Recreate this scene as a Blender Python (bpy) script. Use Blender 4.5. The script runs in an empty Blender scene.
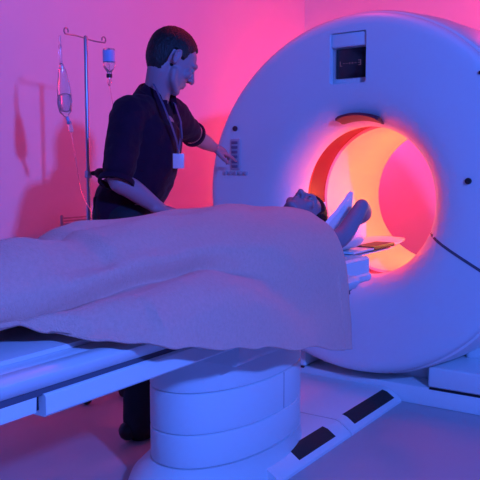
import bpy, bmesh, math, random
from math import sin, cos, pi, sqrt, radians, exp
from mathutils import Vector, Matrix, noise
random.seed(4)
SC = bpy.context.scene
COL = SC.collection

# ------------------------------------------------------------------ camera
F = 761.0; PITCH = 0.102; YAW = 0.5904
CAM = Vector((1.563, -3.327, 1.1644))
RT = Vector((cos(YAW), sin(YAW), 0))
FW = Vector((-sin(YAW)*cos(PITCH), cos(YAW)*cos(PITCH), -sin(PITCH)))
UP = RT.cross(FW)
def at(px, py, d):
    """a point of the body laid out from its measured position in the view, d metres deep"""
    return CAM + RT*((px-240)/F*d) + UP*((240-py)/F*d) + FW*d
cd = bpy.data.cameras.new('camera'); cam = bpy.data.objects.new('camera', cd); COL.objects.link(cam)
cam.matrix_world = Matrix.Translation(CAM) @ Matrix((RT, UP, -FW)).transposed().to_4x4()
cd.sensor_width = 36; cd.lens = F/480*36; cd.clip_start = .05
SC.camera = cam
SC.view_settings.view_transform = 'Standard'; SC.view_settings.look = 'None'
SC.view_settings.exposure = 0; SC.view_settings.gamma = 1

# ------------------------------------------------------------------ materials
def mat(name, col, rough=.5, bump=0, scale=60, metal=0, spec=.5, var=0, vscale=6, emit=None, estr=0, trans=0, sheen=0, detail=3, stretch=None, alpha=None):
    m = bpy.data.materials.new(name); m.use_nodes = True
    nt = m.node_tree; b = nt.nodes['Principled BSDF']
    b.inputs['Base Color'].default_value = (*col, 1)
    b.inputs['Roughness'].default_value = rough
    b.inputs['Metallic'].default_value = metal
    b.inputs['Specular IOR Level'].default_value = spec
    b.inputs['Transmission Weight'].default_value = trans
    b.inputs['Sheen Weight'].default_value = sheen
    if emit:
        b.inputs['Emission Color'].default_value = (*emit, 1); b.inputs['Emission Strength'].default_value = estr
    tc = nt.nodes.new('ShaderNodeTexCoord')
    src = tc.outputs['Object']
    if stretch:
        mp = nt.nodes.new('ShaderNodeMapping'); mp.inputs['Scale'].default_value = stretch
        nt.links.new(src, mp.inputs[0]); src = mp.outputs[0]
    if bump:
        n = nt.nodes.new('ShaderNodeTexNoise'); n.inputs['Scale'].default_value = scale; n.inputs['Detail'].default_value = detail
        nt.links.new(src, n.inputs['Vector'])
        bp = nt.nodes.new('ShaderNodeBump'); bp.inputs['Strength'].default_value = bump; bp.inputs['Distance'].default_value = .01
        nt.links.new(n.outputs['Fac'], bp.inputs['Height']); nt.links.new(bp.outputs['Normal'], b.inputs['Normal'])
    if var:
        n2 = nt.nodes.new('ShaderNodeTexNoise'); n2.inputs['Scale'].default_value = vscale; n2.inputs['Detail'].default_value = 4
        nt.links.new(src, n2.inputs['Vector'])
        mx = nt.nodes.new('ShaderNodeMix'); mx.data_type = 'RGBA'
        mx.inputs[6].default_value = (*[c*(1-var) for c in col], 1); mx.inputs[7].default_value = (*[min(1, c*(1+var)) for c in col], 1)
        nt.links.new(n2.outputs['Fac'], mx.inputs[0]); nt.links.new(mx.outputs[2], b.inputs['Base Color'])
    return m
M = dict(
    slate=mat('slate_key', (.16, .14, .24), .5),
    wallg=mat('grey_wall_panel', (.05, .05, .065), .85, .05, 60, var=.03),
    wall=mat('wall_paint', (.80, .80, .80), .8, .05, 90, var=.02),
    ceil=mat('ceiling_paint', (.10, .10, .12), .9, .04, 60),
    floor=mat('vinyl_floor', (.46, .44, .46), .36, .02, 30, var=.05, vscale=3),
    shell=mat('white_moulded_plastic', (.72, .79, .80), .38, .01, 40, var=.01),
    cover=mat('white_gantry_paint', (.64, .75, .78), .45, .02, 25, var=.015),
    tube=mat('bore_liner', (.84, .74, .66), .5, .01, 30),
    ring=mat('scan_window_film', (.20, .015, .015), .35, .01, 30),
    dark=mat('dark_plastic', (.02, .02, .022), .45, .05, 80),
    seam=mat('seam_rubber', (.09, .09, .13), .6, .05, 80),
    screen=mat('screen_glass', (.012, .012, .018), .2),
    segment=mat('display_segment', (.2, .05, .06), .4, emit=(.3, .15, .3), estr=.22),
    grip=mat('black_grip_rubber', (.018, .018, .02), .7, .4, 160),
    pad=mat('white_vinyl_mattress', (.72, .72, .74), .5, .05, 60, var=.02),
    blanket=mat('fleece_blanket', (.98, .43, .36), .95, .55, 240, var=.14, vscale=90, sheen=.25),
    pillow=mat('white_pillowcase', (.86, .90, .92), .8, .12, 50),
    skin=mat('skin', (.38, .23, .27), .5, .06, 120, var=.05, vscale=20),
    skin2=mat('tan_skin', (.34, .21, .26), .5, .06, 120, var=.05, vscale=20),
    hair=mat('black_hair', (.008, .007, .008), .55, .6, 220, stretch=(1, 1, .25)),
    shirt=mat('navy_uniform_cotton', (.030, .006, .024), .85, .25, 70, var=.2, vscale=14, spec=.15, sheen=.05),
    trouser=mat('black_trouser_cotton', (.010, .010, .018), .8, .2, 70),
    shoe=mat('black_shoe_leather', (.012, .012, .014), .35, .1, 60),
    strap=mat('woven_lanyard', (.12, .09, .18), .7, .1, 150),
    card=mat('laminated_card', (.92, .70, .72), .3),
    chrome=mat('brushed_steel', (.42, .42, .48), .32, .02, 60, metal=.85),
    glass=mat('clear_bottle_plastic', (.9, .92, .95), .12, trans=.85, spec=.5),
    fluid=mat('saline_fluid', (.90, .86, .92), .15, trans=.88),
    label=mat('blue_bottle_label', (.35, .55, .85), .5),
    cartp=mat('grey_cart_steel', (.45, .42, .45), .5, .05, 60),
    button=mat('dark_button', (.10, .02, .05), .5), key=mat('grey_key', (.42, .42, .48), .5),
    led=mat('bore_ring_light', (.9, .6, .6), .5, emit=(1, .035, .04), estr=62),  # emission for the added ring that reddens the bore flare
    eye=mat('eye_white', (.30, .28, .28), .2), iris=mat('dark_iris', (.02, .012, .01), .2),
    lip=mat('lip_skin', (.42, .17, .15), .5),
    slot=mat('shadow_gap_rubber', (.015, .012, .02), .7),
)

# ------------------------------------------------------------------ mesh helpers
def link(name, bm, m, parent=None, smooth=True, mats=None):
    me = bpy.data.meshes.new(name); bmesh.ops.recalc_face_normals(bm, faces=bm.faces[:]); bm.to_mesh(me); bm.free()
    o = bpy.data.objects.new(name, me); COL.objects.link(o)
    for mm in (mats or [m]): me.materials.append(mm)
    if smooth:
        for p in me.polygons: p.use_smooth = True
        try: me.set_sharp_from_angle(angle=radians(38))
        except Exception: pass
    if parent:
        o.parent = parent; o.matrix_parent_inverse = Matrix.Translation(-Vector(parent.get('_o', (0, 0, 0))))
    return o
def tag(o, label=None, cat=None, group=None, kind=None):
    if label: o['label'] = label
    if cat: o['category'] = cat
    if group: o['group'] = group
    if kind: o['kind'] = kind
    return o
def thing(name, loc, label, cat, group=None):
    o = bpy.data.objects.new(name, None); COL.objects.link(o); o.location = loc
    o['_o'] = tuple(loc); o.empty_display_size = .1
    return tag(o, label, cat, group)
def box(bm, c, s, bev=0, seg=2, rot=None):
    r = bmesh.ops.create_cube(bm, size=1); vs = r['verts']
    for v in vs: v.co = Vector((v.co.x*s[0], v.co.y*s[1], v.co.z*s[2]))
    if bev:
        es = list({e for v in vs for e in v.link_edges})
        rr = bmesh.ops.bevel(bm, geom=es, offset=bev, segments=seg, profile=.5, affect='EDGES')
        vs = list({v for f in rr['faces'] for v in f.verts} | {v for v in vs if v.is_valid})
    for v in vs:
        if rot: v.co = rot @ v.co
        v.co += Vector(c)
    return vs
def bx(c, s, bev=0, seg=2, rot=None):
    bm = bmesh.new(); box(bm, c, s, bev, seg, rot); return bm
def rings(bm, rs, closed=False, cap=True):
    """skin a list of equal-length rings of Vectors"""
    V = [[bm.verts.new(p) for p in r] for r in rs]; n = len(V[0])
    pairs = list(zip(V[:-1], V[1:])) + ([(V[-1], V[0])] if closed else [])
    for a, b in pairs:
        for i in range(n):
            bm.faces.new((a[i], a[(i+1) % n], b[(i+1) % n], b[i]))
    if cap and not closed:
        bm.faces.new(V[0][::-1]); bm.faces.new(V[-1])
    return V
def frames(pts, side=None):
    out = []; ref = Vector(side) if side else None
    for i, p in enumerate(pts):
        t = (pts[min(i+1, len(pts)-1)] - pts[max(i-1, 0)]).normalized()
        if ref is None: ref = Vector((0, 0, 1)) if abs(t.z) < .9 else Vector((1, 0, 0))
        a = (ref - t*ref.dot(t)).normalized(); b = t.cross(a); ref = a
        out.append((p, t, a, b))
    return out
def limb(bm, pts, rad, side=None, n=20, sub=4, cap=True):
    """tapered tube through pts; rad = floats or (ra, rb); smooth spline; hemispherical ends"""
    pts = [Vector(p) for p in pts]; rad = [r if isinstance(r, (tuple, list)) else (r, r) for r in rad]
    P, R = [], []
    for i in range(len(pts)-1):
        p0 = pts[max(i-1, 0)]; p1 = pts[i]; p2 = pts[i+1]; p3 = pts[min(i+2, len(pts)-1)]
        for k in range(sub):
            t = k/sub
            P.append(.5*((2*p1)+(-p0+p2)*t+(2*p0-5*p1+4*p2-p3)*t*t+(-p0+3*p1-3*p2+p3)*t**3))
            s = t*t*(3-2*t); R.append(tuple(rad[i][j]*(1-s)+rad[i+1][j]*s for j in (0, 1)))
    P.append(pts[-1]); R.append(rad[-1])
    fr = frames(P, side); rs = []
    def ring(c, a, b, ra, rb): return [c + a*(ra*cos(2*pi*k/n)) + b*(rb*sin(2*pi*k/n)) for k in range(n)]
    if cap:
        p, t, a, b = fr[0]; r = min(R[0])
        for q in (80, 55, 28): rs.append(ring(p - t*(r*sin(radians(q))), a, b, R[0][0]*cos(radians(q)), R[0][1]*cos(radians(q))))
    for (p, t, a, b), (ra, rb) in zip(fr, R): rs.append(ring(p, a, b, ra, rb))
    if cap:
        p, t, a, b = fr[-1]; r = min(R[-1])
        for q in (28, 55, 80): rs.append(ring(p + t*(r*sin(radians(q))), a, b, R[-1][0]*cos(radians(q)), R[-1][1]*cos(radians(q))))
    return rings(bm, rs)
def tube(pts, r, n=10, sub=6, side=None):
    bm = bmesh.new(); limb(bm, pts, [r]*len(pts), n=n, sub=sub, side=side); return bm
def ball(bm, c, r, mtx=None, u=24, v=16):
    res = bmesh.ops.create_uvsphere(bm, u_segments=u, v_segments=v, radius=1)
    for w in res['verts']:
        q = Vector((w.co.x*r[0], w.co.y*r[1], w.co.z*r[2]))
        if mtx: q = mtx @ q
        w.co = q + Vector(c)
    return res['verts']
def lathe(prof, n=96, axis='Y', centre=(0, 0, 0), closed=True, a0=0, a1=2*pi):
    """prof = [(r, h)...] turned about an axis through centre; closed joins last to first"""
    bm = bmesh.new(); rs = []
    for r, h in prof:
        ring = []
        for k in range(n):
            t = a0 + (a1-a0)*k/n
            if axis == 'Y': ring.append(Vector((r*cos(t), h, r*sin(t))) + Vector(centre))
            else: ring.append(Vector((r*cos(t), r*sin(t), h)) + Vector(centre))
        rs.append(ring)
    rings(bm, rs, closed=closed, cap=not closed)
    return bm
def extrude_y(prof, y0, y1, segs=1):
    bm = bmesh.new(); rs = []
    for k in range(segs+1):
        y = y0 + (y1-y0)*k/segs
        rs.append([Vector((x, y, z)) for x, z in prof])
    rings(bm, rs); return bm
def fuse(name, bm, m, parent, voxel=.005, smooth=4, disp=None):
    """weld overlapping closed shapes into one continuous skin"""
    o = link('tmp', bm, m)
    r = o.modifiers.new('r', 'REMESH'); r.mode = 'VOXEL'; r.voxel_size = voxel; r.adaptivity = 0
    s = o.modifiers.new('s', 'SMOOTH'); s.factor = .5; s.iterations = smooth
    dg = bpy.context.evaluated_depsgraph_get(); dg.update()
    me = bpy.data.meshes.new_from_object(o.evaluated_get(dg))
    bpy.data.objects.remove(o, do_unlink=True)
    me.name = name
    if disp:
        for v, nn in zip(me.vertices, [vv.normal.copy() for vv in me.vertices]): v.co = v.co + nn*disp(v.co)
    for p in me.polygons: p.use_smooth = True
    o = bpy.data.objects.new(name, me); COL.objects.link(o)
    if not me.materials: me.materials.append(m)
    if parent: o.parent = parent; o.matrix_parent_inverse = Matrix.Translation(-Vector(parent['_o']))
    return o
def sm(a, b, x):
    t = max(0, min(1, (x-a)/(b-a))); return t*t*(3-2*t)

# ------------------------------------------------------------------ room
XL, XR, YF, YB, ZC = -2.0, 4.6, -5.2, 3.08, 3.0
def slab(name, x0, x1, y0, y1, z0, z1, m):
    o = link(name, bx(((x0+x1)/2, (y0+y1)/2, (z0+z1)/2), (x1-x0, y1-y0, z1-z0)), m, smooth=False); o['kind'] = 'structure'; return o
slab('floor', XL-.1, XR+.1, YF-.1, YB+.1, -.1, 0, M['floor'])
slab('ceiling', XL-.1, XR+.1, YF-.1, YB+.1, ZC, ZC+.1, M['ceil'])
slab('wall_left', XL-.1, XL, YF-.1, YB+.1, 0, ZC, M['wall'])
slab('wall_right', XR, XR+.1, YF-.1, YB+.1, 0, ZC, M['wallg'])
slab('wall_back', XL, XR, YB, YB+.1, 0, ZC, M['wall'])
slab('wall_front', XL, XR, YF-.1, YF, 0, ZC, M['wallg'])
for nm, b in (('baseboard_left', (XL, XL+.012, YF, YB, 0, .09)), ('baseboard_back', (XL+.012, XR, YB-.012, YB, 0, .09))):
    slab(nm, *b, M['cartp'])

# ------------------------------------------------------------------ gantry
GZ = 1.003; BZ = .975; RO = .858; RB = .370
g = thing('scanner_gantry', (0, 0, 0), 'large round white scanner gantry with a red glowing bore standing behind the table', 'scanner')
# front cover: bore centre sits slightly below the shell centre, so rings blend between both centres
def offlathe(prof, n=160):
    bm = bmesh.new(); rs = []
    for r, h in prof:
        k = sm(.40, .80, r); cz = BZ*(1-k) + GZ*k
        e = sm(.5, .84, r); rs.append([Vector((r*cos(2*pi*i/n)*(1+e*(.065 if cos(2*pi*i/n) < 0 else -.022)*abs(cos(2*pi*i/n))), h, cz + r*sin(2*pi*i/n))) for i in range(n)])
    rings(bm, rs, closed=True); return bm
front = [(.363, .156), (.363, .147), (.368, .122), (.379, .095), (.397, .068), (.418, .044), (.448, .024), (.485, .010), (.53, .003), (.58, 0),
         (.68, 0), (.80, .001), (.828, .004), (.846, .013), (.856, .027), (.859, .045), (.859, .056), (.82, .056), (.82, .03), (.60, .03), (.50, .04), (.45, .08), (.44, .156)]
fc = link('front_cover', offlathe(front), M['cover'], g)
# recess for the display cut in with a boolean
cut = link('cut', bx((-.042, 0, 1.656), (.198, .09, .240), .012, 3), M['cover'])
bo = fc.modifiers.new('b', 'BOOLEAN'); bo.object = cut; bo.operation = 'DIFFERENCE'; bo.solver = 'EXACT'
dg = bpy.context.evaluated_depsgraph_get(); dg.update()
nm_ = bpy.data.meshes.new_from_object(fc.evaluated_get(dg)); fc.modifiers.clear(); fc.data = nm_
for p in nm_.polygons: p.use_smooth = True
nm_.set_sharp_from_angle(angle=radians(38))
bpy.data.objects.remove(cut, do_unlink=True)
link('seam_ring', offlathe([(.82, .0565), (.851, .0565), (.851, .064), (.82, .064)]), M['seam'], g)
shell = [(.82, .0645), (.853, .0645), (.868, .072), (.876, .10), (.890, .30), (.890, .72), (.872, .86), (.82, .90), (.78, .92), (.44, .93), (.44, .915), (.76, .90), (.80, .86)]
link('side_shell', offlathe(shell), M['shell'], g)
link('bore_tube', lathe([(.370, .352), (.368, .38), (.370, .93), (.39, .965), (.43, .985), (.45, .985), (.45, .93), (.40, .90), (.40, .352)], 128, centre=(0, 0, BZ)), M['tube'], g)
link('scan_window', lathe([(.412, .158), (.412, .186), (.384, .196), (.384, .351), (.40, .351), (.43, .20), (.43, .158)], 128, centre=(0, 0, BZ)), M['ring'], g)
ledo = link('ring_light', lathe([(.396, .160), (.408, .160), (.408, .176), (.396, .176)], 128, centre=(0, 0, BZ)), M['led'], g)  # hidden emitter added to throw red glow on the flare, no scanner part
ledo['label'] = 'glowing red ring light inside the bore lip'
# display
dsp = link('display', bx((-.034, .038, 1.634), (.180, .014, .140), .003), M['screen'], g)
dsp['label'] = 'black display screen in a recess'
bm = bmesh.new()
def seg(x, z, w, h): box(bm, (x, .0305, z), (w, .002, h))
xs = -.040
seg(xs-.060, 1.634, .003, .022); seg(xs-.054, 1.623, .010, .002)
for dx in (-.040, -.024, -.008, .008, .024): seg(xs+dx, 1.634, .008, .002)
seg(xs-.008, 1.634, .002, .009); seg(xs+.008, 1.634, .002, .009)
for dz in (-.011, 0, .011): seg(xs+.046, 1.634+dz, .013, .002)
seg(xs+.052, 1.634, .002, .022)
link('readout', bm, M['segment'], dsp)
link('display_frame', bx((-.042, .052, 1.656), (.230, .022, .285), .003), M['shell'], g)
bm = bmesh.new(); rs = []                                    # sloped hood over the screen, inside the recess
link('display_hood', bx((-.042, .030, 1.742), (.196, .036, .066), .008, 3), M['cover'], g)
# dark marker lamp block above the bore, on the flare
bm = bmesh.new(); rs = []
for k in range(15):
    t = radians(90+15) - radians(33)*k/14; w = sin(pi*k/14)**.35
    c = Vector((0, 0, BZ)); d = Vector((cos(t), 0, sin(t)))
    r0, r1 = .386, .386+.026+.010*w
    rs.append([c+d*r0+Vector((0, .075, 0)), c+d*r1+Vector((0, .03, 0)), c+d*r1+Vector((0, -.004*w, 0)), c+d*(r1-.012)+Vector((0, -.010*w, 0)), c+d*(r0+.010)+Vector((0, .030, 0)), c+d*r0+Vector((0, .05, 0))])
rings(bm, rs)
mk = link('laser_marker', bm, M['button'], g); mk['label'] = 'dark curved laser marker over the bore'
# controls on the left
def disc(x, z, r, y=-.006, d=.012, n=20):
    return lathe([(r, y), (r*.98, y-.002), (r*.6, y-.003), (.0008, y-.003), (.0008, y+d), (r, y+d)], n, centre=(x, 0, z))
link('button', disc(-.726, 1.342, .014), M['button'], g)
pn = link('keypad', bx((-.722, -.004, 1.205), (.062, .014, .165), .006), M['key'], g); pn['label'] = 'grey key column by the hand'
for i, z in enumerate((1.268, 1.243, 1.218, 1.193, 1.166, 1.142)):
    link('key', bx((-.722, -.013, z), (.040, .008, .015), .003), M['slate'], pn)
for i in range(5):
    link('button', bx((-.790+i*.034, -.005, 1.106), (.022, .014, .020), .004), M['key'], g)['label'] = 'small dark control button'
link('knob', disc(.569, 1.083, .014, y=-.008, d=.014), M['dark'], g)
link('button', bx((.615, -.004, 1.54), (.030, .010, .014), .003), M['dark'], g)
# radial joint line in the front cover (recessed black strip)
p0 = Vector((.352, 0, .850)); p1 = Vector((.742, 0, .640)); d = (p1-p0).normalized()
bm = bmesh.new(); nrm = Vector((-d.z, 0, d.x))*.0065
rs = []
for k in range(24):
    q = p0.lerp(p1, k/23); r = sqrt(q.x**2+(q.z-BZ)**2)
    yy = 0
    for (ra, ha), (rb, hb) in zip(front[1:10], front[2:11]):
        if ra <= r <= rb: yy = ha+(hb-ha)*(r-ra)/(rb-ra)
    rs.append([q+nrm+Vector((0, yy-.0012, 0)), q-nrm+Vector((0, yy-.0012, 0)), q-nrm+Vector((0, yy+.01, 0)), q+nrm+Vector((0, yy+.01, 0))])
rings(bm, rs); link('joint_line', bm, M['seam'], g, smooth=False)
# stand
st = g
# every shell part above turns with the gantry axis, 5 degrees off the table axis
ROT = Matrix.Translation((-.015, 0, 0)) @ Matrix.Rotation(radians(-5), 4, 'Z')
for ch in list(COL.objects):
    if ch.parent and (ch.parent == g or ch.parent.parent == g) and ch.type == 'MESH': ch.data.transform(ROT)
link('plinth', bx((.08, .56, .045), (1.95, .88, .09), .006), M['shell'], st)
for sx in (1, -1):
    xa = .333 if sx > 0 else -.333
    bm = bx((xa+sx*.34, .53, .144), (.68, .82, .100), .010, 3)
    link('foot_cover', bm, M['shell'], st)
    link('slot', bx((xa+sx*.34, .124, .0885), (.665, .012, .007), 0), M['slot'], st)
    link('upright', bx((xa+sx*.27, .55, .36), (.36, .34, .36), .03, 3), M['shell'], st)
link('cradle_block', bx((0, .52, .14), (.62, .5, .12), .01), M['shell'], st)

# ------------------------------------------------------------------ floor platform between pedestal and gantry
pf = thing('floor_platform', (0, -.4, 0), 'low white floor cover with black grip pads running from pedestal to gantry', 'platform')
prof = [(-.466, 0), (-.466, .012), (-.455, .024), (-.410, .054), (-.390, .060), (.130, .060), (.150, .054), (.195, .024), (.206, .012), (.206, 0)]
link('platform_cover', extrude_y([(x if x > -.2 else x+.26, z) for x, z in prof], -1.05, -.452), M['shell'], pf)
link('platform_cover', extrude_y(prof, -.444, .112), M['shell'], pf)
prof2 = [((x if x > -.2 else x+.26)*.97, z*.97) for x, z in prof]
link('joint', extrude_y(prof2, -.46, -.436), M['seam'], pf)
for sx in (1, -1):
    if sx < 0: continue
    for y0, y1 in ((-.865, -.56), (-.375, .065)):
        pr_ = [(.126, .0615), (.150, .0558), (.188, .0310), (.184, .024), (.146, .048), (.126, .055)]
        bm = extrude_y([(x*sx, z) for x, z in pr_], y0, y1, 8)
        link('grip_pad', bm, M['grip'], pf)['label'] = 'black rubber grip pad'

# ------------------------------------------------------------------ patient table
tb = thing('scanner_table', (0, -1.2, 0), 'long white patient table on an oval pedestal running into the scanner bore', 'table')
# cradle top, long channel
pc = [(-.255, .655), (-.268, .660), (-.288, .690), (-.288, .696), (-.278, .707), (-.255, .712), (-.245, .708), (-.235, .714), (-.12, .719),
      (.12, .719), (.235, .714), (.245, .708), (.255, .712), (.276, .707), (.288, .696), (.288, .690), (.268, .660), (.255, .655)]
link('table_top', extrude_y(pc, -3.15, -.56), M['shell'], tb)
link('mattress', extrude_y([(-.215, .7165), (-.215, .728), (-.19, .736), (.19, .736), (.215, .728), (.215, .7165)], -3.05, -.62), M['pad'], tb)
link('slide_groove', extrude_y([(-.264, .642), (-.262, .657), (.262, .657), (.264, .642)], -3.1, -.60), M['seam'], tb)
link('slide_rail', extrude_y([(-.262, .606), (-.264, .642), (.264, .642), (.262, .606), (.2, .6), (-.2, .6)], -3.12, -2.205), M['shell'], tb)
link('rail_gap', bx((0, -2.196, .622), (.50, .018, .034)), M['slot'], tb)
link('bed_frame', extrude_y([(-.268, .592), (-.274, .598), (-.274, .640), (-.268, .645), (.268, .645), (.274, .640), (.274, .598), (.268, .592)], -2.187, -.66), M['shell'], tb)
link('under_deck', extrude_y([(-.20, .50), (-.215, .52), (-.215, .592), (.215, .592), (.215, .52), (.20, .50)], -1.32, -.70), M['shell'], tb)
# front end carriage
ec = [(-.215, .655), (-.225, .665), (-.225, .685), (-.215, .692), (-.215, .752), (-.205, .762), (.205, .762), (.215, .752), (.215, .692), (.225, .685), (.225, .665), (.215, .655)]
link('end_cap', extrude_y(ec, -.70, -.315), M['shell'], tb)
link('end_foot', bx((0, -.44, .640), (.36, .08, .04), .008), M['dark'], tb)
# head holder: shallow trough reaching into the bore and a thin tapering plate
hp = thing_parts = None
tr = []
for k in range(17):
    t = pi + pi*k/16; tr.append((.145*cos(t), .826+.060*sin(t)))
tri = [(x*.93, z+.008) for x, z in tr][::-1]
link('head_holder', extrude_y(tr+tri, -.60, -.22, 10), M['shell'], tb)
bm = bmesh.new()
pts = [(-.15, -.33), (.15, -.33), (.15, .02), (.14, .20), (.115, .34), (.08, .42), (.0, .45), (-.08, .42), (-.12, .30), (-.15, .10)]
rings(bm, [[Vector((x, y, .766)) for x, y in pts], [Vector((x, y, .774)) for x, y in pts]]); link('head_plate', bm, M['shell'], tb)
bm = bmesh.new()
pts = [(-.13, -.33), (.13, -.33), (.135, .10), (.10, .27), (-.10, .27), (-.13, .1)]
rings(bm, [[Vector((x, y, .748)) for x, y in pts], [Vector((x, y, .754)) for x, y in pts]]); link('support_plate', bm, M['shell'], tb)
link('plate_pad', extrude_y([(.05, .7745), (.055, .779), (.148, .779), (.151, .7745), (.151, .764), (.148, .764)], -.12, .12), M['dark'], tb)
link('end_rest', bx((-.08, .20, .822), (.05, .12, .095), .018, 3), M['pillow'], tb)
# pedestal of four oval bands
def oval(z, a, b, cx=-.052, cy=-.985, n=96, e=2.12):
    out = []
    for i in range(n):
        t = 2*pi*i/n; c, s = cos(t), sin(t)
        out.append(Vector((cx+a*abs(c)**(2/e)*(1 if c >= 0 else -1), cy+b*abs(s)**(2/e)*(1 if s >= 0 else -1), z)))
    return out
pa, pb = .208, .392
def band(z0, z1):
    bm = bmesh.new(); e = .006
    rings(bm, [oval(z0, pa-e, pb-e), oval(z0+.003, pa-.001, pb-.001), oval(z0+.007, pa, pb), oval(z1-.007, pa, pb), oval(z1-.003, pa-.001, pb-.001), oval(z1, pa-e, pb-e)])
    return link('pedestal_band', bm, M['shell'], tb)
for z0, z1 in ((.124, .240), (.242, .385), (.387, .60)): band(z0, z1)
bm = bmesh.new(); rings(bm, [oval(.05, pa-.01, pb-.01), oval(.60, pa-.01, pb-.01)]); link('pedestal_core', bm, M['seam'], tb)
link('panel_seam', bx((.153, -.93, .315), (.0035, .003, .135)), M['seam'], tb)
bm = bmesh.new()
rings(bm, [oval(z, a, b, cx=c) for z, a, b, c in ((0, .248, .45, -.092), (.02, .252, .453, -.092), (.05, .244, .445, -.088), (.085, .226, .418, -.072), (.108, .216, .402, -.060), (.122, .211, .396, -.052), (.122, .17, .35, -.052))])
link('base_flange', bm, M['shell'], tb)

# ------------------------------------------------------------------ person builder
HEADM = {}
def head_shapes(bm, T, s=1.0):
    def B(c, r, rot=None):
        m3 = (T.to_3x3() @ (rot or Matrix.Identity(3))); ball(bm, T @ (Vector(c)*s), tuple(x*s for x in r), mtx=m3)
    def L(pts, rad, n=12): limb(bm, [T @ (Vector(p)*s) for p in pts], [ (r*s if not isinstance(r, tuple) else tuple(q*s for q in r)) for r in rad], n=n, side=tuple(T.to_3x3() @ Vector((1, 0, 0))))
    B((0, -.018, .030), (.074, .094, .088)); B((0, .020, .020), (.068, .072, .080))
    B((0, .030, -.040), (.058, .062, .070)); B((0, .040, -.070), (.046, .050, .040))
    B((0, .072, -.098), (.022, .020, .018))                                          # chin
    for sx in (1, -1):
        L([(sx*.050, .010, -.050), (sx*.044, .028, -.080), (sx*.016, .068, -.098)], [.016, .015, .014])  # jaw line
        B((sx*.043, .066, -.025), (.022, .020, .022))                                # cheek
        L([(sx*.010, .091, .022), (sx*.034, .086, .026), (sx*.052, .070, .018)], [.009, .010, .008])     # brow
        rot = Matrix.Rotation(sx*radians(-22), 3, 'Z')
        B((sx*.079, -.016, -.008), (.006, .017, .030), rot)                          # ear
        L([(sx*.080, -.004, .010), (sx*.085, -.016, .022), (sx*.088, -.032, .008), (sx*.085, -.026, -.016), (sx*.079, -.012, -.034)], [.0035, .004, .004, .004, .005], 8)
    L([(0, .090, .022), (0, .102, .000), (0, .114, -.022)], [.008, .010, .0125])     # nose
    for sx in (1, -1): B((sx*.012, .101, -.027), (.009, .010, .008))
    L([(-.022, .084, -.056), (0, .096, -.053), (.022, .084, -.056)], [.004, .0065, .004], 8)
    L([(-.019, .084, -.066), (0, .094, -.066), (.019, .084, -.066)], [.004, .0070, .004], 8)
def head_extras(T, parent, s=1.0, hairlen=0):
    m3 = T.to_3x3()
    for sx in (1, -1):
        bm = bmesh.new(); ball(bm, T @ (Vector((sx*.031, .079, .004))*s), (.0125*s,)*3, mtx=m3)
        e = link('eye', bm, M['eye'], parent)
        bm = bmesh.new(); ball(bm, T @ (Vector((sx*.031, .0888, .002))*s), (.0055*s, .0035*s, .0055*s), mtx=m3)
        link('iris', bm, M['iris'], e)
        bm = bmesh.new(); limb(bm, [T @ (Vector(p)*s) for p in ((sx*.012, .0955, .024), (sx*.034, .0905, .031), (sx*.052, .0755, .024))], [.0018, .0030, .0014], n=8)
        link('eyebrow', bm, M['hair'], parent)
    bm = bmesh.new()
    for v in bmesh.ops.create_icosphere(bm, subdivisions=6, radius=1)['verts']:
        d = v.co.normalized()
        # hairline: high over the brow, cut round the ear, down to the nape
        az = math.atan2(d.x, d.y)
        a = abs(az)
        if a < .7: lim = .52
        elif a < 1.15: lim = .52 - sm(.7, 1.15, a)*.34
        elif a < 1.42: lim = .18 - sm(1.15, 1.25, a)*.40
        elif a < 1.86: lim = -.22 + sm(1.50, 1.60, a)*.10
        else: lim = -.12 - sm(1.86, 2.00, a)*.78
        z = d.z
        k = sm(lim-.05, lim+.06, z)
        n1 = noise.noise(d*14)*.012 + noise.noise(d*40)*.008
        f = .80 + k*(.25 + n1 + hairlen)
        q = Vector((d.x*.0775, d.y*.099-.012, d.z*(.094 if d.z > 0 else .125)+.029))*f
        if k > .5 and a > 2: q.y -= .004
        v.co = T @ (q*s)
    h = link('hair', bm, M['hair'], parent)
    return h
def hand_shapes(bm, T, side, curl=.35, spread=.10, s=1.0, point=False):
    """wrist at origin, fingers along +Y, back of the hand +Z; side=+1 puts the thumb on +X"""
    def W(p): return T @ (Vector(p)*s)
    sd = tuple(T.to_3x3() @ Vector((1, 0, 0)))
    limb(bm, [W((0, -.03, 0)), W((0, .015, 0)), W((0, .05, .002)), W((0, .088, 0))], [(.027*s, .020*s), (.032*s, .018*s), (.040*s, .0155*s), (.040*s, .012*s)], side=sd, n=16)
    for i, (x, L_, r) in enumerate(((.030, .072, .0090), (.010, .080, .0093), (-.011, .074, .0088), (-.031, .058, .0078))):
        x *= side; an = side*spread*(1.5-i)*.5
        c = curl*(.25 if (point and i == 0) else 1)*(1+.12*i)
        p = Vector((x, .078, .001)); pts = [p.copy()]; pitch = 0
        for kk, fr in enumerate((.45, .31, .24)):
            pitch += c*(.55, .9, .6)[kk]
            p = p + Vector((sin(an), cos(an)*cos(pitch), -sin(pitch)))*L_*fr*1.12; pts.append(p.copy())
        limb(bm, [W(q) for q in pts], [r*1.08*s, r*s, r*.92*s, r*.78*s], n=10, sub=3)
    limb(bm, [W((side*.018, .018, -.004)), W((side*.045, .042, -.012)), W((side*.058, .070, -.020)), W((side*.060, .098, -.026))], [.015*s, .0125*s, .0105*s, .0085*s], n=10, sub=3)
def look(origin, fwd, upv):
    y = Vector(fwd).normalized(); x = y.cross(Vector(upv)).normalized(); z = x.cross(y)
    m = Matrix((x, y, z)).transposed().to_4x4(); m.translation = Vector(origin); return m

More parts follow.
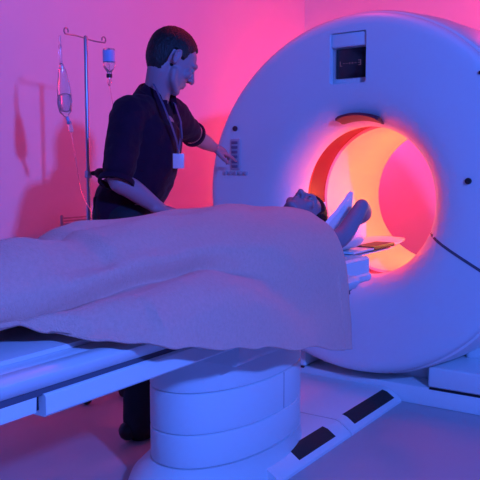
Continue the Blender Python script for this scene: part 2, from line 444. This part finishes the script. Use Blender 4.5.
# ------------------------------------------------------------------ technician
RsH = at(129, 116, 3.02); LsH = at(170, 112, 3.33)
rdir = (RsH-LsH).normalized()
pelv = at(128, 212, 3.20); waist = at(139, 186, 3.18); chestL = at(148, 160, 3.17); chest = at(151, 135, 3.17); shc = at(151, 112, 3.17); neckb = at(156, 97, 3.17)
headc = at(172.5, 60.5, 3.13)
elR = at(117, 178, 2.92); wrR = at(160, 209, 3.02)
elL = at(196, 137, 3.62); wrL = at(213, 147, 3.86)
hipR = at(128, 222, 3.12); hipL = at(134, 222, 3.28)
fR = at(139, 424, 3.22); fL = at(152, 420, 3.36); fR.z = .085; fL.z = .085
knR = hipR.lerp(fR, .5) + Vector((.03, .05, 0)); knL = hipL.lerp(fL, .5) + Vector((.03, .05, 0))
tech = thing('person', (fR.x*.5+fL.x*.5, fR.y*.5+fL.y*.5, 0), 'person in navy short-sleeved uniform leaning over the table, one hand on the gantry keys', 'person')
# head faces right and away, tipped down
hf = (RT*.82 + FW.cross(Vector((0, 0, 1))).cross(Vector((0, 0, -1))).normalized()*.0 + Vector((FW.x, FW.y, 0)).normalized()*.46).normalized()
hf = (hf*cos(radians(33)) + Vector((0, 0, -1))*sin(radians(33))).normalized()
TH = look(headc, hf, (0, 0, 1)) @ Matrix.Rotation(radians(-2), 4, 'Y')
HS = 1.03
TS = tuple(rdir)
fdir = Vector((0, 0, 1)).cross(rdir).normalized()
hr = Vector((.92, -.35, 0)).normalized()
bm = bmesh.new()
head_shapes(bm, TH, HS)
nk0 = headc + (TH.to_3x3() @ Vector((0, -.030, -.055)))
limb(bm, [shc-fdir*.02, neckb, nk0], [.066, .057, .053])
limb(bm, [pelv-Vector((0, 0, .06)), pelv, waist, chestL, chest, shc], [(.13, .10), (.155, .112), (.13, .095), (.145, .10), (.16, .105), (.13, .07)], side=TS, n=28)
limb(bm, [shc, RsH, RsH.lerp(elR, .45), elR, elR.lerp(wrR, .35), wrR], [.055, .055, .047, .040, .041, .027])
limb(bm, [shc, LsH, LsH.lerp(elL, .5), elL, elL.lerp(wrL, .4), wrL], [.055, .052, .045, .038, .038, .026])
for hp_, kn, ft in ((hipR, knR, fR), (hipL, knL, fL)):
    limb(bm, [hp_+Vector((0, 0, .03)), hp_.lerp(kn, .5), kn, kn.lerp(ft, .4), ft], [.085, .075, .055, .050, .038])
    limb(bm, [ft+Vector((0, 0, -.045))-hr*0, ft+Vector((.03, .09, -.050)), ft+Vector((.05, .16, -.058))], [.035, .036, .025])
dR = (at(184, 214, 3.10)-wrR).normalized()
THR = look(wrR, dR, (0.15, -.25, 1))
hand_shapes(bm, THR, -1, curl=.30, s=1.02)
dL = (at(236, 156, 3.985)-wrL).normalized()
THL = look(wrL, dL, Vector((.5, -.35, .8)))
hand_shapes(bm, THL, 1, curl=.55, s=1.0, point=True)
body = fuse('body', bm, M['skin'], tech, voxel=.0045, smooth=3)
head_extras(TH, tech, HS)
# shirt with sleeves
def cloth(amp, sc):
    return lambda p: amp*(noise.noise(Vector((p.x*sc, p.y*sc, p.z*sc*.45))) + .5*noise.noise(p*sc*2.3))
bm = bmesh.new()
limb(bm, [pelv+Vector((0, 0, -.015)), pelv+Vector((0, 0, .05)), waist, chestL, chest, shc+Vector((0, 0, -.02)), neckb+Vector((-.01, -.01, -.005))],
     [(.165, .128), (.165, .13), (.150, .118), (.165, .122), (.178, .122), (.145, .085), (.07, .062)], side=TS, n=36)
elRs = RsH.lerp(elR, .84); elLs = LsH.lerp(elL, .72)
limb(bm, [shc+(RsH-shc)*.3, RsH, RsH.lerp(elR, .45), elRs], [.072, .075, .072, .070], n=24)
limb(bm, [shc+(LsH-shc)*.3, LsH, LsH.lerp(elL, .4), elLs], [.070, .070, .062, .058], n=24)
shirt = fuse('shirt', bm, M['shirt'], tech, voxel=.007, smooth=6, disp=cloth(.011, 11))
def cuff(a, b, r, k0=0, k1=1):
    d = (b-a).normalized(); bm = bmesh.new(); fr = frames([a, b]); rs = []
    for rr, tt in ((r-.006, 0), (r+.004, .001), (r+.005, .010), (r+.004, .020), (r-.006, .021)):
        p = a + d*tt; _, t, A, Bb = fr[0]
        rs.append([p + A*rr*cos(2*pi*i/28) + Bb*rr*sin(2*pi*i/28) for i in range(28)])
    rings(bm, rs, closed=True); return bm
link('cuff', cuff(elRs+(elR-RsH).normalized()*.050, elR+(elR-RsH), .066), M['shirt'], shirt)
link('cuff', cuff(elLs+(elL-LsH).normalized()*.040, elL+(elL-LsH), .056), M['shirt'], shirt)
# collar: a standing band open at the throat with two points
bm = bmesh.new(); rs = []
nd = (nk0-neckb).normalized(); A = (fdir - nd*fdir.dot(nd)).normalized(); Bx = nd.cross(A)
for i in range(33):
    t = radians(28) + radians(304)*i/32
    flap = exp(-((i/32-.0)/.14)**2) + exp(-((i/32-1.0)/.14)**2)
    c = neckb + A*(-.004)
    dr = A*cos(t)+Bx*sin(t)
    lo = c + dr*(.084+.006*flap) - nd*(.020+.045*flap)
    hi = c + dr*(.068+.010*flap) + nd*(.030 - .012*flap)
    out = c + dr*(.086+.012*flap) - nd*(.010+.050*flap) + dr*.004
    rs.append([hi, hi+dr*.006+nd*.002, out+dr*.004, out, lo, c+dr*.062+nd*.0])
rings(bm, rs); link('collar', bm, M['shirt'], shirt)
# trousers
bm = bmesh.new()
limb(bm, [pelv+Vector((0, 0, -.10)), pelv+Vector((0, 0, -.02)), pelv+Vector((0, 0, .045))], [(.15, .13), (.168, .140), (.160, .130)], side=TS, n=32)
for hp_, kn, ft in ((hipR, knR, fR), (hipL, knL, fL)):
    limb(bm, [hp_, hp_.lerp(kn, .5), kn, kn.lerp(ft, .5), ft+Vector((0, 0, -.02))], [.105, .095, .082, .075, .072])
trs = fuse('trousers', bm, M['trouser'], tech, voxel=.008, smooth=4, disp=cloth(.010, 9))
ph = at(104, 210, 3.14)
link('pouch', bx(ph, (.07, .08, .12), .015, 3, rot=Matrix.Rotation(radians(20), 3, 'Z')), M['trouser'], trs)
for ft in (fR, fL):
    bm = bmesh.new(); o = Vector((ft.x, ft.y, 0)); dr = Vector((.30, .95, 0)).normalized()
    limb(bm, [o-dr*.06+Vector((0, 0, .045)), o+Vector((0, 0, .05)), o+dr*.10+Vector((0, 0, .042)), o+dr*.19+Vector((0, 0, .034))], [(.034, .040), (.042, .048), (.045, .040), (.036, .030)], side=(0.95, -.3, 0), n=20)
    for v in bm.verts: v.co.z = max(v.co.z, .004)
    link('shoe', bm, M['shoe'], tech)
# lanyard and badge, swinging free because of the lean
bdg = at(178, 160, 3.10)
ly = thing('badge_lanyard', tuple(bdg), 'thin neck lanyard with a pale identity card hanging in front of the navy uniform', 'lanyard')
def strap(pts, w=.010):
    bm = bmesh.new(); fr = frames([Vector(p) for p in pts], side=tuple(rdir)); rs = []
    for p, t, a, b in fr: rs.append([p+a*w*.5+b*.001, p-a*w*.5+b*.001, p-a*w*.5-b*.001, p+a*w*.5-b*.001])
    rings(bm, rs); return bm
link('strap', strap([at(153.5, 84, 3.075), at(157, 91, 3.045), at(163, 104, 3.03), at(171, 124, 3.02), at(177, 142, 3.05), at(178, 151, 3.09)]), M['strap'], ly)
link('strap', strap([at(168, 94, 3.22), at(175, 104, 3.19), at(181, 122, 3.14), at(180.5, 140, 3.11), at(178.5, 151, 3.09)]), M['strap'], ly)
link('clip', bx(at(178, 152, 3.09), (.012, .008, .022), .003), M['chrome'], ly)
rotc = Matrix((RT, Vector((-RT.y, RT.x, 0)), Vector((0, 0, 1)))).transposed()
link('card', bx(at(178.5, 161, 3.09), (.046, .003, .060), .001, rot=rotc), M['card'], ly)
pen = tube([at(181, 126, 3.10), at(182, 138, 3.10)], .004, n=10, sub=2)
tag(link('pen', pen, M['strap']), 'slim pale pen clipped on the chest of the navy uniform', 'pen')

# ------------------------------------------------------------------ patient
pt = thing('person', (0, -1.2, .74), 'person lying under the fleece blanket, head by the bore, one bare elbow raised', 'person')
TP = look((0, -.520, .935), (0.10, -.16, 1), (0.0, 1, .10))
bm = bmesh.new(); head_shapes(bm, TP, 1.0)
limb(bm, [(0, -.70, .855), (0, -.64, .868), (0, -.58, .895)], [.062, .056, .054])
limb(bm, [(0, -.70, .845), (0, -.85, .855), (0, -1.05, .852), (0, -1.22, .85), (0, -1.34, .84)], [(.17, .075), (.17, .095), (.15, .09), (.165, .09), (.15, .085)], side=(1, 0, 0), n=28)
limb(bm, [(.10, -.80, .845), (.165, -.70, .840), (.205, -.58, .862), (.228, -.50, .935), (.238, -.45, .985)], [.052, .046, .040, .034, .029])
limb(bm, [(.238, -.45, .985), (.19, -.33, .945), (.12, -.28, .905)], [.029, .036, .026])
limb(bm, [(-.10, -.80, .835), (-.165, -.72, .82), (-.205, -.56, .83), (-.225, -.43, .90)], [.052, .046, .042, .036])
limb(bm, [(-.225, -.43, .90), (-.19, -.34, .92), (-.12, -.28, .900)], [.036, .036, .026])
hand_shapes(bm, look((.12, -.28, .905), (-1, .25, -.25), (0, .5, .9)), -1, curl=.3, s=.9)
hand_shapes(bm, look((-.12, -.28, .900), (1, .2, -.25), (0, .5, .9)), 1, curl=.3, s=.9)
for sx in (1, -1):
    limb(bm, [(sx*.085, -1.30, .84), (sx*.095, -1.58, .845), (sx*.095, -1.78, .85), (sx*.09, -1.96, .825), (sx*.085, -2.12, .805)], [.085, .075, .058, .052, .040])
    limb(bm, [(sx*.085, -2.14, .80), (sx*.09, -2.18, .86), (sx*.10, -2.19, .915)], [.036, .036, .024])
fuse('body', bm, M['skin2'], pt, voxel=.0045, smooth=3)
head_extras(TP, pt, 1.0, hairlen=.05)

# blanket
def crv(ctrl, n):
    P = [Vector((a, b, 0)) for a, b in ctrl]; out = []
    d = [0]
    for a, b in zip(P[:-1], P[1:]): d.append(d[-1]+(b-a).length)
    for k in range(n):
        s = d[-1]*k/(n-1); i = max(j for j in range(len(P)-1) if d[j] <= s+1e-9)
        t = (s-d[i])/(d[i+1]-d[i]); p0 = P[max(i-1, 0)]; p1 = P[i]; p2 = P[i+1]; p3 = P[min(i+2, len(P)-1)]
        out.append(.5*((2*p1)+(-p0+p2)*t+(2*p0-5*p1+4*p2-p3)*t*t+(-p0+3*p1-3*p2+p3)*t**3))
    return out
def interp(tab, y):
    for (a, va), (b, vb) in zip(tab[:-1], tab[1:]):
        if y <= b: t = (y-a)/(b-a); t = max(0, t); return va+(vb-va)*(t*t*(3-2*t))
    return tab[-1][1]
HT = [(-2.40, .80), (-2.35, .90), (-2.26, .962), (-2.08, .968), (-1.985, .952), (-1.89, .944), (-1.82, .972), (-1.72, .982), (-1.5, .993), (-1.2, 1.0), (-.93, .997), (-.64, .982)]
HEM = [(-2.40, .81), (-2.22, .80), (-2.12, .765), (-2.04, .740), (-1.95, .722), (-1.83, .689), (-1.60, .642), (-1.44, .61), (-1.2, .558), (-.76, .465), (-.66, .45)]
NS = 70; NY = 150; Y0, Y1 = -2.40, -.695
bm = bmesh.new(); grid = []
for j in range(NY+1):
    y = Y0+(Y1-Y0)*j/NY; H = interp(HT, y); hz = interp(HEM, y); s = sm(-1.6, -1.05, y); xh = .30+.075*sm(-2.05, -1.85, y)-.04*sm(-1.25, -.76, y) - .085*sm(-2.03, -2.14, y)
    zc = interp([(-2.4, .80), (-2.2, .818), (-2.07, .822), (-1.93, .834), (-1.67, .853), (-1.5, .862), (-1.2, .88)], y)
    tor = [(0, H), (.08, H-.006), (.15, H-.028), (.22, H-.070), (.262, H-.13), (.290, H-.21), (.300, .70), ((.30+xh)/2, (.70+hz)/2 if hz < .68 else .69), (xh, hz)]
    xo = lambda f: .206+(xh-.206)*f; lo = max(hz, .739) if y < -1.95 else hz
    zb = interp([(-2.2, .76), (-2.0, .752), (-1.7, .742)], y)
    leg = [(0, H-.008), (.07, H), (.125, H-.022), (.165, H-.062), (.196, zc+.038), (.185, zc-.024), (xo(.40), zc-.018), (xo(.80), (zc+zb)/2-.022 if hz < .70 else max(zb+.004, hz+.004)), (xh, hz if y < -2.0 else min(hz, .739))]
    def mixc(f):
        return [(a[0]*(1-s)+b[0]*s, a[1]*(1-s)+b[1]*s) for a, b in zip(leg, tor)]
    near = crv(mixc(0), NS)
    far = [(x, z) for x, z in mixc(0)]
    far = [(x, max(z, .60)) if i < 8 else (x, .60) for i, (x, z) in enumerate(far)] if False else far
    farc = crv(far, NS)
    row = []
    for k, side in [(k, -1) for k in range(NS-1, 0, -1)] + [(k, 1) for k in range(NS)]:
        q = near[k] if side > 0 else farc[k]
        u = k/(NS-1)
        w = .007*noise.noise(Vector((side*q.x*7, y*3.2, q.y*6))) + .004*noise.noise(Vector((side*q.x*20+4, y*7, q.y*14)))
        w += .010*sin(y*9 + u*5 + side)*sm(.62, 1, u)*(.4+.6*s)
        ww = .004*sin((y*1.0 + side*q.x*1.9)*16)*(1-sm(.55, .8, u))*sm(-.69, -.9, y)
        yy = y + .018*noise.noise(Vector((side*q.x*6, u*4, 2)))*(1-sm(Y0+.1, Y0+.5, y)) 
        if y > -.78: yy -= .035*u*u
        row.append(Vector((side*(q.x + w*.8*sm(.3, .8, u)) if u > .02 else 0, yy, q.y + (w+ww)*(1-sm(.5, .95, u)))))
    grid.append(row)
V = [[bm.verts.new(p) for p in r] for r in grid]
for a, b in zip(V[:-1], V[1:]):
    for i in range(len(a)-1): bm.faces.new((a[i], a[i+1], b[i+1], b[i]))
bl = link('blanket', bm, M['blanket']); so = bl.modifiers.new('t', 'SOLIDIFY'); so.thickness = .007; so.offset = 1
for p in bl.data.polygons: p.use_smooth = True
tag(bl, 'soft mauve fleece blanket draped over the lying person and hanging off the table side', 'blanket')

# pillow curling up round the head
bm = bmesh.new(); top = []; bot = []
NX_, NYP = 44, 34
for j in range(NYP+1):
    v = j/NYP; rt, rb = [], []
    for i in range(NX_+1):
        u = -1+2*i/NX_
        y0, y1 = -.645, -.20 - .145*u
        y = y0+(y1-y0)*v
        hN = .905+.135*v**1.1 if u > 0 else .885+.09*v**.6
        c = .842+.012*sin(v*pi)
        z = c + (hN-c)*abs(u)**2.6
        x = .148*u*(1 - .10*abs(u)**3*v)
        e = (1-abs(u)**5)*(1-abs(2*v-1)**5)
        th = .010+.030*e
        z += .004*noise.noise(Vector((u*3, v*5, 1)))
        nx = Vector((-2.6*(hN-c)*abs(u)**1.6*(1 if u > 0 else -1)/.142, 0, 1)).normalized()
        rt.append(Vector((x, y, z)) + nx*0); rb.append(Vector((x, y, z)) - nx*th*1.0 - nx*.006)
    top.append(rt); bot.append(rb)
T_ = [[bm.verts.new(p) for p in r] for r in top]; B_ = [[bm.verts.new(p) for p in r] for r in bot]
for G, fl in ((T_, 0), (B_, 1)):
    for a, b in zip(G[:-1], G[1:]):
        for i in range(NX_):
            q = (a[i], a[i+1], b[i+1], b[i]); bm.faces.new(q[::-1] if fl else q)
for i in range(NX_):
    bm.faces.new((T_[0][i], B_[0][i], B_[0][i+1], T_[0][i+1])); bm.faces.new((T_[-1][i], T_[-1][i+1], B_[-1][i+1], B_[-1][i]))
for j in range(NYP):
    bm.faces.new((T_[j][0], T_[j+1][0], B_[j+1][0], B_[j][0])); bm.faces.new((T_[j][-1], B_[j][-1], B_[j+1][-1], T_[j+1][-1]))
tag(link('pillow', bm, M['pillow']), 'white pillow curling up around the head of the lying person', 'pillow')

# ------------------------------------------------------------------ drip stand
PX, PY = -1.14, -.63
iv = thing('drip_stand', (PX, PY, 0), 'tall thin steel drip stand with two hooks against the left wall', 'drip stand')
link('pole', tube([(PX, PY, .06), (PX, PY, .95)], .0125, 14, 1), M['chrome'], iv)
link('upper_pole', tube([(PX, PY, .95), (PX, PY, 1.762)], .0095, 14, 1), M['chrome'], iv)
kb = link('clamp', bx((PX, PY, 1.105), (.030, .030, .040), .008), M['chrome'], iv)
bm = bmesh.new(); limb(bm, [(PX+.02, PY+.015, 1.11), (PX+.055, PY+.04, 1.11)], [.012, .012], n=12); limb(bm, [(PX+.045, PY+.032, 1.11), (PX+.060, PY+.043, 1.11)], [.026, .026], n=16)
link('clamp_knob', bm, M['dark'], kb)
def hookpts(s):
    b = Vector((PX, PY, 1.757)); out = [b, b+Vector((0, s*.06, .005*s*-1)), b+Vector((0, s*.125, -.004*s))]
    e = out[-1]
    for k in range(1, 9):
        t = radians(35*k); out.append(e + Vector((0, s*.020*sin(t)*.65, .014*(1-cos(t)))) if s < 0 else e + Vector((0, s*.013*sin(t), .014*(1-cos(t)))))
    return out
for s in (1, -1):
    h_ = link('hook', tube(hookpts(s), .0035, 8, 3), M['chrome'], iv)
for k in range(5):
    a = 2*pi*k/5+.3
    lg = link('leg', tube([(PX, PY, .085), (PX+.09*cos(a), PY+.09*sin(a), .07), (PX+.17*cos(a), PY+.17*sin(a), .058)], .011, 10, 4), M['chrome'], iv)
    link('castor', lathe([(.024, -.010), (.026, 0), (.024, .010), (.001, .010), (.001, -.010)], 20, centre=(PX+.17*cos(a), PY+.17*sin(a), .026), closed=True), M['dark'], lg)
# left bag
by = PY-.165
bg = thing('drip_bag', (PX, by, 1.40), 'long clear drip bag hanging from the left hook of the drip stand', 'drip bag')
link('hanger', tube([(PX, by, 1.745), (PX, by, 1.715), (PX, by+.002, 1.69)], .005, 8, 3), M['glass'], bg)
link('neck', tube([(PX, by, 1.700), (PX, by, 1.65), (PX, by+.004, 1.60)], .008, 10, 3), M['fluid'], bg)
bm = bmesh.new(); limb(bm, [(PX, by+.006, 1.615), (PX, by+.012, 1.57), (PX, by+.018, 1.50), (PX, by+.022, 1.44), (PX, by+.024, 1.405), (PX, by+.028, 1.385)], [(.010, .010), (.022, .014), (.032, .016), (.036, .018), (.030, .016), (.014, .010)], side=(.56, .83, 0), n=20)
link('pouch', bm, M['glass'], bg)
bm = bmesh.new(); limb(bm, [(PX, by+.021, 1.475), (PX, by+.023, 1.435), (PX, by+.025, 1.41)], [(.027, .011), (.030, .013), (.024, .010)], side=(.56, .83, 0), n=18)
link('fluid', bm, M['fluid'], bg)
link('cap', tube([(PX, by+.036, 1.375), (PX, by+.045, 1.350)], .008, 12, 2), M['label'], bg)
link('drip_chamber', tube([(PX, by+.045, 1.352), (PX, by+.058, 1.315)], .011, 12, 2), M['glass'], bg)
link('line', tube([(PX, by+.058, 1.31), (PX+.01, by+.07, 1.2), (PX+.03, by+.10, 1.0), (PX+.06, by+.2, .84)], .0022, 6, 5), M['glass'], bg)
# right bottle
by = PY+.160
bt = thing('drip_bottle', (PX, by, 1.60), 'small blue-labelled drip bottle hanging upside down from the right hook', 'drip bottle')
prof = [(.001, 1.705), (.020, 1.704), (.0225, 1.698), (.0225, 1.625), (.021, 1.612), (.011, 1.592), (.009, 1.588), (.009, 1.572), (.001, 1.572)]
link('bottle', lathe([(r*1.35, z) for r, z in prof], 28, 'Z', (PX, by, .024), closed=True), M['glass'], bt)
link('label_band', lathe([(.031, 1.695), (.0312, 1.694), (.0312, 1.640), (.031, 1.639)], 28, 'Z', (PX, by, .024), closed=True), M['label'], bt)
link('stopper', lathe([(.001, 1.580), (.0145, 1.580), (.0145, 1.562), (.001, 1.562)], 20, 'Z', (PX, by, .024), closed=True), M['dark'], bt)
link('drip_chamber', lathe([(.001, 1.562), (.010, 1.561), (.011, 1.535), (.004, 1.520), (.001, 1.520)], 20, 'Z', (PX, by, .024), closed=True), M['glass'], bt)
link('hanger', tube([(PX, by-.0, 1.752-.026), (PX, by+.007, 1.712), (PX, by, 1.690), (PX, by-.007, 1.712), (PX, by, 1.725)], .002, 6, 4), M['chrome'], bt)
link('line', tube([(PX, by, 1.545), (PX+.01, by+.03, 1.35), (PX+.02, by+.02, 1.15), (PX+.03, by-.03, .95)], .0022, 6, 5), M['glass'], bt)

# ------------------------------------------------------------------ small cart by the wall
ct = thing('supply_cart', (-1.72, 0.03, 0), 'small grey slatted supply cart standing on castors behind the drip stand', 'cart')
link('tray', bx((-1.72, 0.03, .775), (.34, .30, .02), .006), M['cartp'], ct)
for k, z in enumerate((.790, .808, .826)):
    link('rail', bx((-1.555, 0.03, z), (.012, .30, .009), .002), M['cartp'], ct)
    link('rail', bx((-1.885, 0.03, z), (.012, .30, .009), .002), M['cartp'], ct)
link('tray', bx((-1.72, 0.03, .42), (.34, .30, .02), .006), M['cartp'], ct)
for sx in (1, -1):
    for sy in (1, -1):
        p_ = link('post', tube([(-1.72+sx*.165, 0.03+sy*.145, .05), (-1.72+sx*.165, 0.03+sy*.145, .838)], .010, 10, 1), M['cartp'], ct)
        link('castor', lathe([(.024, -.010), (.026, 0), (.024, .010), (.001, .010), (.001, -.010)], 20, centre=(-1.72+sx*.165, 0.03+sy*.145, .026)), M['dark'], p_)

# ------------------------------------------------------------------ light
def point(name, loc, col, power, r):
    d = bpy.data.lights.new(name, 'POINT'); d.color = col; d.energy = power; d.shadow_soft_size = r
    o = bpy.data.objects.new(name, d); COL.objects.link(o); o.location = loc; return o
point('blue_lamp', (3.62, -3.32, 2.52), (.065, .175, 1), 840, .10)
point('red_lamp', (-1.35, 2.70, 1.40), (1, .012, .07), 46, .15)
point('red_lamp', (.45, 2.6, 2.7), (1, .013, .06), 52, .15)
point('bore_lamp', (.29, .82, .93), (1, .36, .03), 7.5, .02)
point('red_lamp', (-.30, .07, 2.85), (1, .03, .08), 34, .15)  # unseen overhead lamp, added to redden the blanket top
W = bpy.data.worlds.new('world'); SC.world = W; W.use_nodes = True
W.node_tree.nodes['Background'].inputs[0].default_value = (.2, .03, .2, 1); W.node_tree.nodes['Background'].inputs[1].default_value = .01
for o in bpy.data.objects:
    if '_o' in o: del o['_o']
